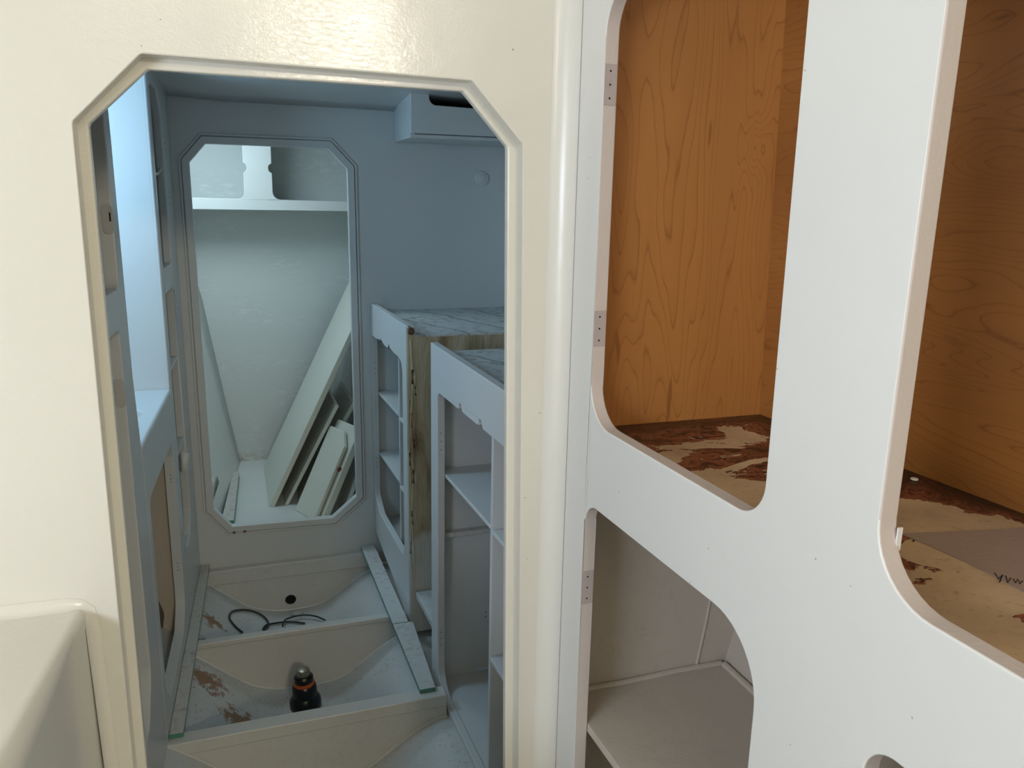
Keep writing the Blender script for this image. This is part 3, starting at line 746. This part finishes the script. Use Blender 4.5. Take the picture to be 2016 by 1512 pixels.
# ------------------------------------------------------------------ fore cabin
fl_ = thing('overhead_locker', 'pale blue locker front with two openings at the top of the fore cabin', 'locker', (.12, 3.3, -.06))
ff = Wall(3.25)
def notch(x, s, z=.095, r=.0125): return [(x+s*r*math.sin(math.pi*k/8), z-r*1.3*math.cos(math.pi*k/8)) for k in range(9)]
oL = rpoly([(-.40, -.019), (.049, -.019)], 0)[:1]
left = [(-.30, .27), (-.30, -.016)] + rpoly([(-.2, -.018), (.048, -.019), (.050, .3)], [0, .022, 0], 8)[1:-1] + notch(.049, 1) + [(.0505, .27)]
right = [(.153, .27)] + list(reversed(notch(.152, -1))) + rpoly([(.152, .3), (.152, -.019), (.3, -.021)], [0, .028, 0], 8)[1:-1] + [(.56, -.023), (.56, .27)]
MB().board(ff, rect(-.42, .68, -.060, .31), [left, right], t=.018).build('face_frame', M['paint_fwd'], fl_, bevel=.0025)
MB().box(-.22, .60, 3.2685, 3.469, -.060, -.045).build('bottom_panel', M['paint_fwd'], fl_)
MB().box(.09, .102, 3.2685, 3.469, -.044, .31).build('divider', M['paint_fwd'], fl_)

def lean(name, label, cat, a, b, c, poly, th, rad=0, mat='boards', group='boards leaning in the fore cabin'):
    pl = Plane3(a, b, c); q = [pl.uv(*p) if len(p) == 2 and abs(p[0]) > 5 else p for p in poly]
    if rad: q = rpoly(q, rad, 4)
    o = MB().board(pl, q, [], t=th).build(name, M[mat], bevel=.004, seg=2)
    return tag(o, label, cat, group)
z = -1.119
# the long board: foot on the floor (x .06), leaning right at 64 degrees
def lean_plane(x0, y0, deg=64.): 
    d = math.radians(deg); return (x0, y0, z), (x0, y0+.3, z), (x0+math.cos(d), y0, z+math.sin(d))
def leaner(label, x0, yn, yf, length, th, chamfer=0, deg=64., mat='boards', yaw=0., lift=0):
    d = math.radians(deg); A = V((x0, yn, z+lift)); fw = V((math.sin(yaw), math.cos(yaw), 0))
    side = V((math.cos(yaw), -math.sin(yaw), 0)); up = side*math.cos(d)+V((0, 0, math.sin(d)))
    class F: pass
    n = up.cross(fw).normalized()
    if n.x > 0: n = -n
    A = A
    fr = F(); fr.p = lambda u, v, k=0: A+fw*u+up*v+n*k
    W_ = yf-yn
    if chamfer: q = [(0, 0), (W_, 0), (W_, length-.004), (W_-.004, length), (chamfer*.8, length), (0, length-chamfer)]
    else: q = [(.004, 0), (W_, 0), (W_, length), (0, length), (0, .02)]
    o = MB().board(fr, q, [], t=th).build('leaning_board', M[mat], bevel=.003, seg=2)
    return tag(o, label, 'board', 'boards leaning in the fore cabin')
leaner('longest pale board, leftmost of those leaning in the fore cabin', .068, 2.895, 3.37, .93, .020)
leaner('thin board just behind the longest pale one', .125, 2.90, 3.36, .42, .014, deg=62)
leaner('wide shaded board behind the two hatch boards', .180, 2.95, 3.33, .42, .016, deg=60)
leaner('left of the two stacked chamfered hatch boards', .213, 2.72, 2.855, .331, .014, .05, deg=62, yaw=-.42)
leaner('right of the two stacked chamfered hatch boards, with a rusty mark', .240, 2.714, 2.865, .352, .026, .05, deg=62, yaw=-.42)
leaner('rightmost shaded board beside the doorway edge', .315, 2.76, 3.10, .42, .016, deg=68)
hb = [o for o in bpy.data.objects if o.name.startswith('leaning_board') and 'rusty mark' in o.get('label', '')][0]
d_ = math.radians(62); yw = -.42; fw_ = V((math.sin(yw), math.cos(yw), 0)); sd_ = V((math.cos(yw), -math.sin(yw), 0)); up_ = sd_*math.cos(d_)+V((0, 0, math.sin(d_)))
q_ = V((.240, 2.714, z))+up_*.19-fw_*.0003-up_.cross(fw_).normalized()*(-.013 if up_.cross(fw_).x > 0 else .013)*-1
MB().lathe(q_, -fw_, [(.009, -.0004), (.008, .0006), (.003, .0008)], 9).build('rust_mark', M['rust'], hb)
# green edged bearer along the left of the fore cabin floor, and a white batten
fbx = thing('floor_bearer.002', 'green-edged strip along the left side of the fore cabin floor', 'plank', (-.07, 3.0, -1.12))
MB().hexa([(-.052, 2.74), (-.030, 3.26), (-.052, 3.26), (-.092, 2.74)], -1.119, -1.093, 0, 1).build('plank', [M['rusty_plank'], M['green']], fbx)
a_, b_, c_, d_ = [atY(px, py, y) for px, py, y in ((418, 992, 2.66), (431, 950, 2.74), (428, 938, 2.76), (415, 940, 2.68))]
m = MB(); m.quad(a_, b_, c_, d_)
tag(m.build('batten', M['boards'], solid=.008), 'short white batten on the left hull side of the fore cabin', 'batten')

for o in bpy.data.objects:
    if '_w' in o: del o['_w']
